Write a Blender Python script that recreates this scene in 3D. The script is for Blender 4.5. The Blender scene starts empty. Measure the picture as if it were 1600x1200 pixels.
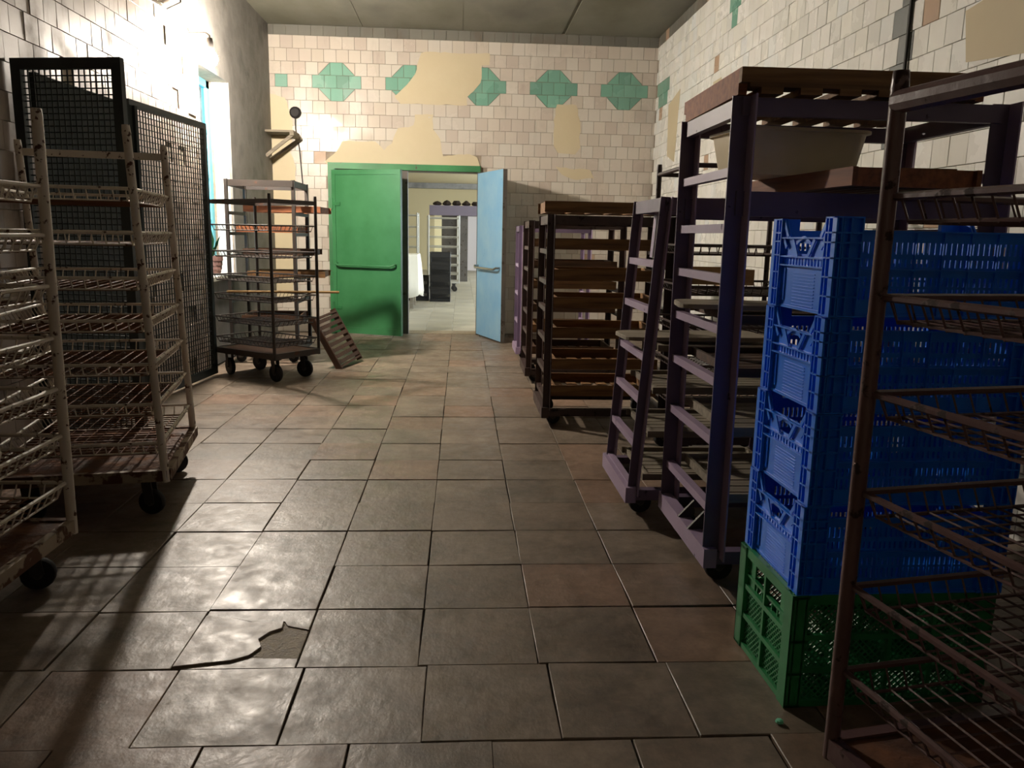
import bpy, bmesh, math, random
from mathutils import Vector, Matrix
random.seed(7)
R = math.radians
SC = bpy.context.scene
COL = SC.collection

# ------------------------------------------------------------------ camera
F_PX, PITCH, YAW, ROLL, CAM_H = 1240.0, 0.184866, 0.06583, 0.020071, 1.3145
_fw = Vector((math.sin(YAW)*math.cos(PITCH), math.cos(YAW)*math.cos(PITCH), -math.sin(PITCH)))
_rt = Vector((math.cos(YAW), -math.sin(YAW), 0)); _up = _rt.cross(_fw)
_cr = _rt*math.cos(ROLL) + _up*math.sin(ROLL); _cu = _up*math.cos(ROLL) - _rt*math.sin(ROLL)
cam_d = bpy.data.cameras.new('camera'); cam = bpy.data.objects.new('camera', cam_d); COL.objects.link(cam)
cam_d.sensor_width = 36.0; cam_d.lens = F_PX/1600*36.0; cam_d.clip_start = 0.05; cam_d.clip_end = 200
cam.matrix_world = Matrix(((_cr.x, _cu.x, -_fw.x, 0), (_cr.y, _cu.y, -_fw.y, 0), (_cr.z, _cu.z, -_fw.z, CAM_H), (0, 0, 0, 1)))
SC.camera = cam

# ------------------------------------------------------------------ light and exposure
SC.view_settings.view_transform = 'Standard'; SC.view_settings.look = 'None'
SC.view_settings.gamma = 1.0; SC.view_settings.use_curve_mapping = False
SC.view_settings.exposure = 0.25
world = bpy.data.worlds.new('overcast_sky'); SC.world = world; world.use_nodes = True
_bg = world.node_tree.nodes.get('Background') or world.node_tree.nodes.new('ShaderNodeBackground')
_bg.inputs[0].default_value = (0.80, 0.92, 1.0, 1); _bg.inputs[1].default_value = 9.0
LAMP_STRENGTH = 2900.0; LAMP_COLOR = (1.0, 0.89, 0.76)
LAMP_POS = Vector((-2.23, 7.58, 2.82))

def portal(name, loc, rot, sx, sy):
    l = bpy.data.lights.new(name, 'AREA'); l.shape = 'RECTANGLE'; l.size = sx; l.size_y = sy
    l.cycles.is_portal = True
    o = bpy.data.objects.new(name, l); COL.objects.link(o); o.location = loc; o.rotation_euler = rot
    return o
portal('window_daylight', (-2.80, 8.25, 1.85), (0, R(-90), 0), 1.9, 1.0)
portal('hall_window_daylight', (3.98, 14.5, 1.825), (0, R(90), 0), 2.05, 6.0)
portal('hall_window_daylight', (3.98, 23.0, 1.825), (0, R(90), 0), 2.05, 8.0)

# ------------------------------------------------------------------ materials
def lin(h):
    h = h.lstrip('#'); o = []
    for i in (0, 2, 4):
        c = int(h[i:i+2], 16)/255; o.append(c/12.92 if c <= .04045 else ((c+.055)/1.055)**2.4)
    return (*o, 1)
class NT:
    def __init__(s, name):
        s.m = bpy.data.materials.new(name); s.m.use_nodes = True; s.t = s.m.node_tree; s.t.nodes.clear()
        s.out = s.n('ShaderNodeOutputMaterial'); s.b = s.n('ShaderNodeBsdfPrincipled'); s.l(s.b, 0, s.out, 0)
    def n(s, t, **k):
        x = s.t.nodes.new(t)
        for a, v in k.items(): setattr(x, a, v)
        return x
    def l(s, a, i, b, j): s.t.links.new(a.outputs[i], b.inputs[j])
    def noise(s, scale, detail=4, coord='Object', stretch=None, rough=.55):
        tc = s.n('ShaderNodeTexCoord'); nz = s.n('ShaderNodeTexNoise')
        nz.inputs['Scale'].default_value = scale; nz.inputs['Detail'].default_value = detail; nz.inputs['Roughness'].default_value = rough
        if coord == 'World':
            g = s.n('ShaderNodeNewGeometry'); src = (g, 'Position')
        else: src = (tc, coord)
        if stretch:
            mp = s.n('ShaderNodeMapping'); mp.inputs['Scale'].default_value = stretch
            s.t.links.new(src[0].outputs[src[1]], mp.inputs[0]); s.l(mp, 0, nz, 0)
        else: s.t.links.new(src[0].outputs[src[1]], nz.inputs[0])
        return nz
    def ramp(s, a, i, stops):
        r = s.n('ShaderNodeValToRGB'); e = r.color_ramp.elements
        while len(e) < len(stops): e.new(.5)
        for k, (p, c) in enumerate(stops): e[k].position = p; e[k].color = c if len(c) == 4 else (*c, 1)
        s.t.links.new(a.outputs[i], r.inputs[0]); return r
    def mix(s, fac, a, b, mode='MIX'):
        m = s.n('ShaderNodeMixRGB', blend_type=mode)
        for sock, v in ((0, fac), (1, a), (2, b)):
            if isinstance(v, tuple) and not isinstance(v[0], (int, float)): s.t.links.new(v[0].outputs[v[1]], m.inputs[sock])
            elif isinstance(v, (int, float)): m.inputs[sock].default_value = v if sock == 0 else (v, v, v, 1)
            elif isinstance(v, tuple): m.inputs[sock].default_value = v if len(v) == 4 else (*v, 1)
            else: s.t.links.new(v.outputs[0], m.inputs[sock])
        return m
    def bump(s, src, i, strength, dist=.01):
        b = s.n('ShaderNodeBump'); b.inputs['Strength'].default_value = strength; b.inputs['Distance'].default_value = dist
        s.t.links.new(src.outputs[i], b.inputs['Height']); s.l(b, 0, s.b, 'Normal')
    def rnd(s):   # a number for each piece: object random + island random, wrapped
        oi = s.n('ShaderNodeObjectInfo'); g = s.n('ShaderNodeNewGeometry')
        a = s.n('ShaderNodeMath', operation='ADD'); s.t.links.new(oi.outputs['Random'], a.inputs[0]); s.t.links.new(g.outputs['Random Per Island'], a.inputs[1])
        f = s.n('ShaderNodeMath', operation='FRACT'); s.l(a, 0, f, 0); return f
M = {}
def W4(v): return (v, v, v, 1)
def tile_mat(name, cols, rough=.22, dirt=.35, dirtcol='#5b4a38', dirtscale=2.2, bump=.04):
    t = NT(name); r = t.rnd()
    n = len(cols); rp = t.ramp(r, 0, [(i/max(1, n-1), lin(c)) for i, c in enumerate(cols)])
    nz = t.noise(dirtscale, 6, 'World'); d = t.ramp(nz, 0, [(.52, W4(0)), (.74, W4(dirt))])
    st = t.noise(9, 5, 'World', (1, 1, .25)); d2 = t.ramp(st, 0, [(.60, W4(0)), (.75, W4(dirt*.7))])
    c = t.mix((d, 0), rp, lin(dirtcol)); c = t.mix((d2, 0), c, lin(dirtcol)); t.l(c, 0, t.b, 0)
    rr = t.ramp(nz, 0, [(.4, W4(rough)), (.75, W4(min(.9, rough+.4)))]); t.l(rr, 0, t.b, 'Roughness')
    b = t.noise(26, 2, 'World'); t.bump(b, 0, bump, .01)
    M[name] = t.m
def noise_mat(name, stops, scale=6, rough=(.5, .7), metal=0, bump=.1, bscale=None, coord='Object', stretch=None, detail=6, bdist=.01, piece=0.0):
    t = NT(name); nz = t.noise(scale, detail, coord, stretch)
    rp = t.ramp(nz, 0, [(p, lin(c)) for p, c in stops]); last = rp
    if piece:
        r = t.rnd(); v = t.ramp(r, 0, [(0, W4(1-piece)), (1, W4(1+0*piece))]); last = t.mix(1.0, rp, (v, 0), 'MULTIPLY')
    t.l(last, 0, t.b, 0)
    rr = t.ramp(nz, 0, [(.3, W4(rough[0])), (.7, W4(rough[1]))]); t.l(rr, 0, t.b, 'Roughness')
    t.b.inputs['Metallic'].default_value = metal
    if bump:
        b = t.noise(bscale or scale*4, 4, coord, stretch); t.bump(b, 0, bump, bdist)
    M[name] = t.m
def paint_mat(name, col, col2, rust='#3a1d10', amount=.62, rough=.45, scale=14, bump=.25):
    """old brushed paint: two tones of paint and chips of rust"""
    t = NT(name); a = t.noise(3.5, 4); base = t.ramp(a, 0, [(.35, lin(col)), (.68, lin(col2))])
    n = t.noise(scale, 8); k = t.ramp(n, 0, [(amount, W4(0)), (amount+.05, W4(1))])
    c = t.mix((k, 0), base, lin(rust)); t.l(c, 0, t.b, 0)
    rr = t.ramp(k, 0, [(0, W4(rough)), (1, W4(.85))]); t.l(rr, 0, t.b, 'Roughness')
    t.bump(n, 0, bump, .004); M[name] = t.m
def wood_mat(name, c0, c1, c2, rough=.75):
    t = NT(name); n = t.noise(7, 6, 'Object', (.35, 5, 5)); rp = t.ramp(n, 0, [(.3, lin(c0)), (.5, lin(c1)), (.72, lin(c2))])
    r = t.rnd(); v = t.ramp(r, 0, [(0, W4(.62)), (1, W4(1.0))]); c = t.mix(1.0, rp, (v, 0), 'MULTIPLY'); t.l(c, 0, t.b, 0)
    t.b.inputs['Roughness'].default_value = rough; t.bump(n, 0, .35, .004); M[name] = t.m
def plain(name, col, rough=.5, metal=0, emit=0, ecol=None, trans=0):
    t = NT(name); t.b.inputs[0].default_value = lin(col); t.b.inputs['Roughness'].default_value = rough; t.b.inputs['Metallic'].default_value = metal
    if emit:
        t.b.inputs['Emission Color'].default_value = (*ecol, 1); t.b.inputs['Emission Strength'].default_value = emit
    if trans: t.b.inputs['Transmission Weight'].default_value = trans
    M[name] = t.m
tile_mat('tile_back', ['#bcb2a4', '#c4bbae', '#b7ab9f', '#c7c0b4', '#bfb8ad'], rough=.10, dirt=.25, bump=.02)
tile_mat('tile_right', ['#dfddd6', '#e6e4de', '#d8d7d0', '#e2e0d6', '#dadcda'], rough=.2, dirt=.3, dirtcol='#968c74')
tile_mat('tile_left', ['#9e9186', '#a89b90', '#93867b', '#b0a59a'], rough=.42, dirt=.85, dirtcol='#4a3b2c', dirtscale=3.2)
tile_mat('tile_green', ['#6d9a87', '#78a592', '#688f7f'], rough=.16, dirt=.1)
tile_mat('tile_grey', ['#6f7270', '#747876', '#686c6a'], rough=.3, dirt=.3)
tile_mat('tile_band', ['#66645c', '#6c6a60', '#5f5d55'], rough=.6, dirt=.5)
tile_mat('tile_brown', ['#b59a80', '#a98d74'], rough=.25, dirt=.3)
noise_mat('mortar', [(.3, '#7a6e60'), (.7, '#9c9080')], 10, (.85, .95), bump=.4)
noise_mat('plaster_cream', [(.3, '#bcae8e'), (.7, '#c3b698')], 2.5, (.6, .8), bump=.15, coord='World')
noise_mat('plaster_grey', [(.25, '#6a6662'), (.5, '#87837e'), (.75, '#5c5955')], 2.2, (.7, .9), bump=.5, coord='World', detail=9)
noise_mat('bounce_white', [(.3, '#a9a296'), (.7, '#b8b1a5')], 3, (.7, .9), bump=.2, coord='World')  # pale tone chosen so the unseen front wall throws lamp light back
noise_mat('concrete', [(.28, '#55534a'), (.5, '#6f6d60'), (.72, '#5f5d4c')], 1.2, (.8, .95), bump=.3, coord='World', stretch=(1, .5, 1), detail=8)
noise_mat('floor_grout', [(.3, '#2a221b'), (.7, '#3d3329')], 12, (.8, .95), bump=.5)
def floor_mat(name, warm=1.0):
    t = NT(name); r = t.rnd()
    base = t.ramp(r, 0, [(0, lin('#7d6e5f')), (.35, lin('#88796a')), (.6, lin('#766a5c')), (.8, lin('#8b715f')), (1, lin('#827465'))])
    a = t.noise(3.1, 8, 'World', rough=.65); v = t.ramp(a, 0, [(.3, W4(.55)), (.7, W4(1.25))]); c = t.mix(1.0, base, (v, 0), 'MULTIPLY')
    k = t.noise(17, 9, 'World', rough=.7); kv = t.ramp(k, 0, [(.35, W4(.78)), (.65, W4(1.15))]); c = t.mix(1.0, c, (kv, 0), 'MULTIPLY')
    s_ = t.noise(30, 5, 'World', (.25, 1, 1)); sv = t.ramp(s_, 0, [(.60, W4(0)), (.74, W4(.22))]); c = t.mix((sv, 0), c, lin('#a09484'))
    t.l(c, 0, t.b, 0)
    g = t.noise(9, 8, 'World', rough=.7); rr = t.ramp(g, 0, [(.32, W4(.30)), (.7, W4(.60))]); t.l(rr, 0, t.b, 'Roughness')
    h = t.noise(15, 8, 'World', (1, .7, 1), rough=.62); t.bump(h, 0, .36, .010); M[name] = t.m
floor_mat('floor_stone')
noise_mat('screed', [(.3, '#7a6b58'), (.7, '#a8977e')], 30, (.4, .65), bump=.8, coord='World')
paint_mat('cream_paint', '#d2cabc', '#bdb2a0', '#4a2c1a', .60, .5, 34)
noise_mat('rust_deck', [(.3, '#43281a'), (.55, '#694127'), (.75, '#855530')], 9, (.7, .95), bump=.5)
paint_mat('rusty_cream', '#a0917c', '#7d6a54', '#4f2f1b', .47, .65, 12)
paint_mat('dark_steel', '#2c2622', '#3a302a', '#4a2f20', .62, .6)
paint_mat('maroon_paint', '#5a4341', '#6e5452', '#33201a', .60, .32, 22, .5)
paint_mat('brown_paint', '#43322f', '#352826', '#23150f', .6, .5)
paint_mat('purple_paint', '#5a4b60', '#68586e', '#322733', .66, .5)
paint_mat('lilac_and_lit_strip', '#927f99', '#9f8ca5', '#57495b', .66, .5)  # lilac of the rungs; on post flanges it paints in a lit strip
paint_mat('black_green_paint', '#151d1c', '#1c2624', '#2a1d14', .68, .5)
noise_mat('steel_sheet', [(.3, '#161d1c'), (.7, '#1d2523')], 3, (.8, .95), bump=.1)
paint_mat('green_door_paint', '#377648', '#438355', '#5a4a34', .72, .35, 8, .12)
paint_mat('green_frame_paint', '#2a6a3c', '#33804a', '#4c4434', .66, .5)
paint_mat('blue_door_paint', '#6c9fc4', '#84adc6', '#3f5a60', .70, .35, 9, .12)
paint_mat('window_blue_paint', '#58b2c6', '#6cc0d0', '#b9c4c4', .70, .5)
paint_mat('dark_grey_paint', '#4a443f', '#5a534c', '#3a2f26', .6, .6)
wood_mat('wood_brown', '#624329', '#866038', '#a0794c')
wood_mat('wood_dark', '#3c281a', '#553824', '#6a482c')
wood_mat('wood_orange', '#6e3d20', '#8c5230', '#a06238')
wood_mat('wood_grey', '#746a5a', '#8d8270', '#9e9380')
wood_mat('wood_pale', '#9c7a4c', '#b8935e', '#c9a66f')
plain('end_grain', '#c9b48a', .8)
def plastic(name, c0, c1, rough=.35):
    t = NT(name); n = t.noise(5, 4); rp = t.ramp(n, 0, [(.35, lin(c0)), (.65, lin(c1))]); t.l(rp, 0, t.b, 0)
    t.b.inputs['Roughness'].default_value = rough; M[name] = t.m
plastic('blue_plastic', '#0872ee', '#127ef6'); plastic('green_plastic', '#1f7a45', '#2c8f55', .45); plastic('black_plastic', '#0c0a0a', '#141110', .55)
plastic('tub_plastic', '#d8c8a0', '#e0d2b0', .4)
plain('rubber', '#120f0e', .7); plain('wheel_grey', '#4a4640', .5, .3); plain('cable_black', '#1a1512', .6); plain('chrome', '#a8a8a8', .25, 1)
plain('pot_clay', '#7a5a54', .8); plain('leaf_green', '#2f6a35', .5); plain('soil', '#2a1d14', .9); plain('cloth_white', '#e6e0d2', .9)
plain('mint_scrap', '#6fc8a0', .6); plain('rack_grey_metal', '#a8a49a', .45, .4); plain('hood_grey', '#6d6270', .5)
plain('wall_cream', '#cbbb94', .8); plain('door_white', '#d8cfd0', .5); plain('column_cream', '#e2d3a8', .6)
plain('bulb_glow', '#ffffff', .4, 0, LAMP_STRENGTH, LAMP_COLOR)
t = NT('window_glass'); tr = t.n('ShaderNodeBsdfTransparent'); gl = t.n('ShaderNodeBsdfGlossy'); gl.inputs['Roughness'].default_value = .03
tr.inputs[0].default_value = (.50, .58, .62, 1)
mx = t.n('ShaderNodeMixShader'); mx.inputs[0].default_value = .07; t.l(tr, 0, mx, 1); t.l(gl, 0, mx, 2); t.l(mx, 0, t.out, 0); M['window_glass'] = t.m

# ------------------------------------------------------------------ mesh helpers
class MB:
    def __init__(s): s.v = []; s.f = []
    def _add(s, vs, fs):
        o = len(s.v); s.v += [tuple(v) for v in vs]; s.f += [tuple(i+o for i in f) for f in fs]; return s
    def box(s, x0, x1, y0, y1, z0, z1):
        return s._add([(x, y, z) for z in (z0, z1) for y in (y0, y1) for x in (x0, x1)],
                      [(0, 2, 3, 1), (4, 5, 7, 6), (0, 1, 5, 4), (1, 3, 7, 5), (3, 2, 6, 7), (2, 0, 4, 6)])
    def bar(s, p, q, w, h, up=(0, 0, 1)):
        p, q = Vector(p), Vector(q); d = (q-p).normalized(); u = Vector(up)
        if abs(d.dot(u)) > .98: u = Vector((0, 1, 0))
        a = d.cross(u).normalized()*w/2; b = a.cross(d).normalized()*h/2
        vs = [e+i*a+j*b for e in (p, q) for j in (-1, 1) for i in (-1, 1)]
        return s._add(vs, [(0, 2, 3, 1), (4, 5, 7, 6), (0, 1, 5, 4), (1, 3, 7, 5), (3, 2, 6, 7), (2, 0, 4, 6)])
    def tube(s, pts, r, n=6, cap=True):
        pts = [Vector(p) for p in pts]; rings = []; prev = None
        for i, p in enumerate(pts):
            d = (pts[min(i+1, len(pts)-1)]-pts[max(i-1, 0)]).normalized()
            u = prev if prev is not None else (Vector((0, 0, 1)) if abs(d.z) < .9 else Vector((1, 0, 0)))
            a = (u-d*d.dot(u)); a = a.normalized() if a.length > 1e-6 else d.orthogonal().normalized(); prev = a; b = d.cross(a)
            rr = r[i] if isinstance(r, (list, tuple)) else r
            rings.append([p+a*rr*math.cos(2*math.pi*k/n)+b*rr*math.sin(2*math.pi*k/n) for k in range(n)])
        vs = [v for g in rings for v in g]; fs = []
        for i in range(len(pts)-1):
            for k in range(n): fs.append((i*n+k, i*n+(k+1) % n, (i+1)*n+(k+1) % n, (i+1)*n+k))
        if cap: fs += [tuple(range(n))[::-1], tuple((len(pts)-1)*n+k for k in range(n))]
        return s._add(vs, fs)
    def lathe(s, prof, n=16, axis='z', c=(0, 0, 0)):
        vs = []; fs = []
        for (r, h) in prof:
            for k in range(n):
                a = 2*math.pi*k/n; p = (r*math.cos(a), r*math.sin(a), h)
                if axis == 'x': p = (h, p[0], p[1])
                if axis == 'y': p = (p[0], h, p[1])
                vs.append((p[0]+c[0], p[1]+c[1], p[2]+c[2]))
        for i in range(len(prof)-1):
            for k in range(n): fs.append((i*n+k, i*n+(k+1) % n, (i+1)*n+(k+1) % n, (i+1)*n+k))
        fs += [tuple(range(n))[::-1], tuple((len(prof)-1)*n+k for k in range(n))]
        return s._add(vs, fs)
    def prism(s, poly, z0, z1, ch=0.0):
        """extruded polygon (xy) with a chamfered top"""
        n = len(poly); cx = sum(p[0] for p in poly)/n; cy = sum(p[1] for p in poly)/n
        def ins(p):
            d = Vector((p[0]-cx, p[1]-cy)); L = d.length or 1; k = max(0, 1-ch*1.4/L); return (cx+d.x*k, cy+d.y*k)
        vs = [(x, y, z0) for x, y in poly]
        if ch:
            vs += [(x, y, z1-ch) for x, y in poly]+[(*ins(p), z1) for p in poly]; L = 3
        else: vs += [(x, y, z1) for x, y in poly]; L = 2
        fs = [tuple(range(n))[::-1], tuple((L-1)*n+k for k in range(n))]
        for i in range(L-1):
            for k in range(n): fs.append((i*n+k, i*n+(k+1) % n, (i+1)*n+(k+1) % n, (i+1)*n+k))
        return s._add(vs, fs)
    def merge(s, o, mat=None):
        return s._add([tuple(mat @ Vector(v)) if mat else v for v in o.v], o.f)
    def mesh(s, name, mat, smooth=False):
        m = bpy.data.meshes.new(name); m.from_pydata(s.v, [], s.f)
        if mat: m.materials.append(M[mat])
        bm = bmesh.new(); bm.from_mesh(m); bmesh.ops.recalc_face_normals(bm, faces=bm.faces); bm.to_mesh(m); bm.free()
        if smooth:
            m.polygons.foreach_set('use_smooth', [True]*len(m.polygons))
            try: m.set_sharp_from_angle(angle=R(40))
            except Exception: pass
        return m
    def build(s, name, mat, parent=None, smooth=False, loc=None, rot=None):
        return link(name, s.mesh(name, mat, smooth), parent, loc, rot)
def link(name, data, parent=None, loc=None, rot=None):
    o = bpy.data.objects.new(name, data); COL.objects.link(o)
    if parent: o.parent = parent
    if loc is not None: o.location = loc
    if rot is not None: o.rotation_euler = rot
    return o
def tag(o, label, cat, group=None, kind=None):
    o['label'] = label; o['category'] = cat
    if group: o['group'] = group
    if kind: o['kind'] = kind
    return o
def empty(name, loc, rz=0, label=None, cat=None, group=None, kind=None, rot=None):
    o = link(name, None, None, loc, rot or (0, 0, rz)); o.empty_display_size = .1
    if label: tag(o, label, cat, group, kind)
    return o
def copy_tree(o, parent=None):
    c = o.copy(); COL.objects.link(c); c.parent = parent
    for ch in list(o.children): copy_tree(ch, c)
    return c
CACHE = {}
def cached(key, fn):
    if key not in CACHE: CACHE[key] = fn()
    return CACHE[key]
def in_view(x, y, z, mrg=0):
    d = Vector((x, y, z-CAM_H)); zc = d.dot(_fw)
    if zc < .2: return False
    u = 800+F_PX*d.dot(_cr)/zc; v = 600-F_PX*d.dot(_cu)/zc
    return -mrg < u < 1600+mrg and -mrg < v < 1200+mrg
def in_poly(x, y, poly):
    c = False; n = len(poly)
    for i in range(n):
        x0, y0 = poly[i]; x1, y1 = poly[i-1]
        if (y0 > y) != (y1 > y) and x < (x1-x0)*(y-y0)/(y1-y0)+x0: c = not c
    return c

# ------------------------------------------------------------------ room shell
XL, XR, YB, YF, ZC = -2.42, 2.49, 10.6, -1.3, 3.83
YH = 30.0    # end of the hall beyond the door
TW = 0.152   # wall tile pitch
HX0, HX1, HZ = -4.2, 4.0, 3.02

floor = MB().box(XL-.4, XR+.4, YF-.3, YB+.45, -.12, -.012).build('floor', 'floor_grout')
tag(floor, 'dark worn stone tile floor of the bakery store room', 'floor', kind='structure')
ceil = MB().box(XL-.4, XR+.4, YF-.3, YB+.4, ZC, ZC+.2)
ceiling = ceil.build('ceiling', 'concrete'); tag(ceiling, 'dark grey concrete ceiling over the store room', 'ceiling', kind='structure')
for k, xx in enumerate((-.62, .62, 1.9, -1.86)):
    MB().box(xx-.62, xx+.615, YF, YB-.02, ZC-.012, ZC+.01).build('ceiling_slab', 'concrete', ceiling)

# back wall: opening for a double door
DX0, DX1, DZ = -1.66, .225, 2.11
wb = MB().box(XL-.4, DX0, YB, YB+.35, 0, ZC).box(DX1, XR+.4, YB, YB+.35, 0, ZC).box(DX0, DX1, YB, YB+.35, DZ, ZC)
wall_back = wb.build('wall_back', 'mortar'); tag(wall_back, 'glazed tile wall with green motifs around the double door', 'wall', kind='structure')
wall_right = MB().box(XR, XR+.3, YF-.3, YB+.3, 0, ZC).build('wall_right', 'mortar'); tag(wall_right, 'white glazed tile wall behind the purple racks', 'wall', kind='structure')
wall_front = MB().box(XL-.4, XR+.4, YF-.3, YF, 0, ZC).build('wall_front', 'bounce_white'); tag(wall_front, 'unseen wall behind the viewer, paled to bounce lamp light', 'wall', kind='structure')  # out of view; made pale and set close to bounce fill light forward
WY0, WY1, WZ0, WZ1 = 7.78, 8.75, .85, 2.80
wl = MB().box(XL-.4, XL, YF-.3, WY0, 0, ZC).box(XL-.4, XL, WY1, YB+.3, 0, ZC).box(XL-.4, XL, WY0, WY1, 0, WZ0).box(XL-.4, XL, WY0, WY1, WZ1, ZC)
wall_left = wl.build('wall_left', 'mortar'); tag(wall_left, 'stained tile wall with the window, turning to bare plaster near the corner', 'wall', kind='structure')

# --- wall tiles
def tile_mesh(w, h, mat, t=.009, gap=.0032, ch=.0018):
    def mk():
        a, b = w/2-gap/2, h/2-gap/2
        return MB().prism([(-a, -b), (a, -b), (a, b), (-a, b)], 0, t, ch).mesh('wall_tile', mat)
    return cached(('tile', round(w, 3), round(h, 3), mat, t), mk)
def poly_tile_mesh(key, poly, mat, t=.009, ch=.0022):
    return cached(('ptile', key, mat), lambda: MB().prism(poly, 0, t, ch).mesh('wall_tile', mat))
ROTB = Matrix(((1, 0, 0), (0, 0, -1), (0, 1, 0)))          # tile plane -> back wall (faces -y)
ROTR = Matrix(((0, 0, -1), (-1, 0, 0), (0, 1, 0)))         # -> right wall (faces -x)
ROTL = Matrix(((0, 0, 1), (1, 0, 0), (0, 1, 0)))           # -> left wall (faces +x)
def place_tiles(wall, items, rotm, pos, limit=300, rnd=random.Random(3), tilt=.006):
    """items: (u, v, mesh) in wall coordinates, the ones that show most first"""
    rest = MB(); restm = {}
    for i, (u, v, me) in enumerate(items):
        p = pos(u, v, rnd.uniform(-.001, .0015))
        rot = (rotm @ Matrix.Rotation(rnd.gauss(0, tilt), 3, 'X') @ Matrix.Rotation(rnd.gauss(0, tilt), 3, 'Y') @ Matrix.Rotation(rnd.gauss(0, .004), 3, 'Z'))
        if i < limit:
            link('wall_tile', me, wall, p, rot.to_euler())
        else:
            mt = me.materials[0].name; b = restm.setdefault(mt, MB())
            m4 = Matrix.Translation(p) @ rot.to_4x4()
            b._add([m4 @ q.co for q in me.vertices], [tuple(pl.vertices) for pl in me.polygons])
    for mt, b in restm.items():
        o = b.build('tile_field', None, wall); o.data.materials.append(M[mt]); o['kind'] = 'stuff'

# back wall layout
ZT = 3.70
motif_x = [-1.58+.912*k for k in range(5)]
patches_back = [
    [(-.53, 3.55), (.33, 3.56), (.33, 3.42), (.24, 3.41), (.23, 3.20), (.05, 3.02), (.06, 2.93), (-.78, 2.93), (-.86, 3.0), (-.70, 3.16), (-.60, 3.28), (-.57, 3.40)],
    [(-1.75, 2.19), (-1.60, 2.32), (-1.52, 2.45), (-1.10, 2.46), (-1.00, 2.36), (-.90, 2.44), (-.82, 2.62), (-.62, 2.66), (-.60, 2.80), (-.38, 2.81), (-.37, 2.62), (-.28, 2.50), (-.25, 2.30), (.08, 2.34), (.20, 2.30), (.22, 2.18), (.22, 2.16), (-1.72, 2.16)],
    [(1.20, 2.97), (1.46, 2.98), (1.50, 2.80), (1.52, 2.45), (1.46, 2.36), (1.24, 2.37), (1.18, 2.46), (1.17, 2.78)],
    [(1.20, 2.20), (1.66, 2.17), (1.72, 2.07), (1.48, 2.05), (1.34, 2.08)],
    [(-2.41, 3.0), (-2.22, 2.96), (-2.14, 2.70), (-2.17, 2.30), (-2.12, 2.10), (-2.15, 1.2), (-2.2, .4), (-2.41, .4)],
]
items = []; TH = TW/2
for k in range(-1, 24):
    zc = ZT-(k+.5)*.1535; off = 0 if (k % 2) else TH    # motif rows 2 and 4 carry the odd offset
    x = XL
    # columns: row 3 has joints on the motif centre, rows 2 and 4 have tiles on it
    base = motif_x[0]+(0 if k % 2 else TH); n0 = math.floor((XL-base)/TW)
    for j in range(n0, n0+36):
        a = base+j*TW; b = a+TW; a = max(a, XL+.002); b = min(b, XR-.002)
        if b-a < .03 or zc < .06: continue
        xc = (a+b)/2; w = b-a
        if zc-TH < DZ+.07 and DX0-.06 < xc < DX1+.05: continue
        if any(all(in_poly(xc+q*w/2, zc+e*TH, p) for q in (-1, 1) for e in (-1, 1)) for p in patches_back): continue
        h = .1535; mat = 'tile_back'
        if k == -1: items.append((xc, ZT+.06, tile_mesh(w, .125, 'tile_band'))); continue
        if k in (2, 3, 4):
            mi = min(range(5), key=lambda q: abs(motif_x[q]-xc)); rel = (xc-motif_x[mi])/TW
            if k == 3 and abs(rel) < 2: mat = 'tile_green'
            elif k != 3 and abs(rel) < .4: mat = 'tile_green'
            elif k != 3 and abs(abs(rel)-1) < .2:
                q = TH-.0022; s = 1 if rel > 0 else -1; up = 1 if k == 2 else -1
                items.append((xc, zc, poly_tile_mesh(('g', s, up), [(-s*q, -q*up), (s*q, -q*up), (-s*q, q*up)], 'tile_green')))
                items.append((xc, zc, poly_tile_mesh(('w', s, up), [(s*q, -q*up+.006*up), (s*q, q*up), (-s*q+.006*s, q*up)], 'tile_back'))); continue
        if random.random() < .012 and mat != 'tile_green': mat = 'tile_brown'
        if abs(xc+2.264) < .03 and k == 3: mat = 'tile_green'
        items.append((xc, zc, tile_mesh(w, h, mat)))
items.sort(key=lambda t_: -t_[1])
place_tiles(wall_back, items, ROTB, lambda u, v, d: Vector((u, YB-d, v)), tilt=.011)
for p in patches_back:
    pts = []
    for i in range(len(p)):
        a, b = Vector(p[i]), Vector(p[(i+1) % len(p)]); nseg = max(1, int((b-a).length/.06))
        for s in range(nseg):
            q = a.lerp(b, s/nseg); pts.append((q.x+random.uniform(-.009, .009), q.y+random.uniform(-.009, .009)))
    MB().prism(pts, 0, .0125, 0).build('plaster_patch', 'plaster_cream', wall_back, loc=(0, YB, 0), rot=ROTB.to_euler())
# right wall layout
items = []
patch_right = [[(9.4, 3.0), (9.9, 2.9), (9.85, 2.3), (9.5, 2.2)], [(7.9, 2.85), (8.15, 2.85), (8.2, 2.35), (7.95, 2.3)], [(3.6, 2.5), (4.05, 2.45), (4.0, 2.2), (3.55, 2.15)]]
for k in range(-1, 24):
    zc = ZT-(k+.5)*.1535
    for j in range(0, 76):
        yc = YB-.004-(j+.5+(.5 if k % 2 else 0))*TW
        if yc < -.5 or zc < .06: continue
        if any(all(in_poly(yc+q*TH, zc+e*TH, p) for q in (-1, 1) for e in (-1, 1)) for p in patch_right): continue
        mat = 'tile_right'
        if 4.54 < yc < 4.74: mat = 'tile_grey'
        if k == -1: mat = 'tile_band'
        if (9.95 < yc < 10.5 and k in (3, 4)) or (7.55 < yc < 7.72 and k in (1, 2)): mat = 'tile_green'
        elif random.random() < .012: mat = 'tile_brown'
        items.append((yc, zc if k >= 0 else ZT+.06, tile_mesh(TW, .1535 if k >= 0 else .125, mat)))
vis = lambda y, z: 0 if (in_view(XR, y, z) and z > 1.45) else 1
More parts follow.
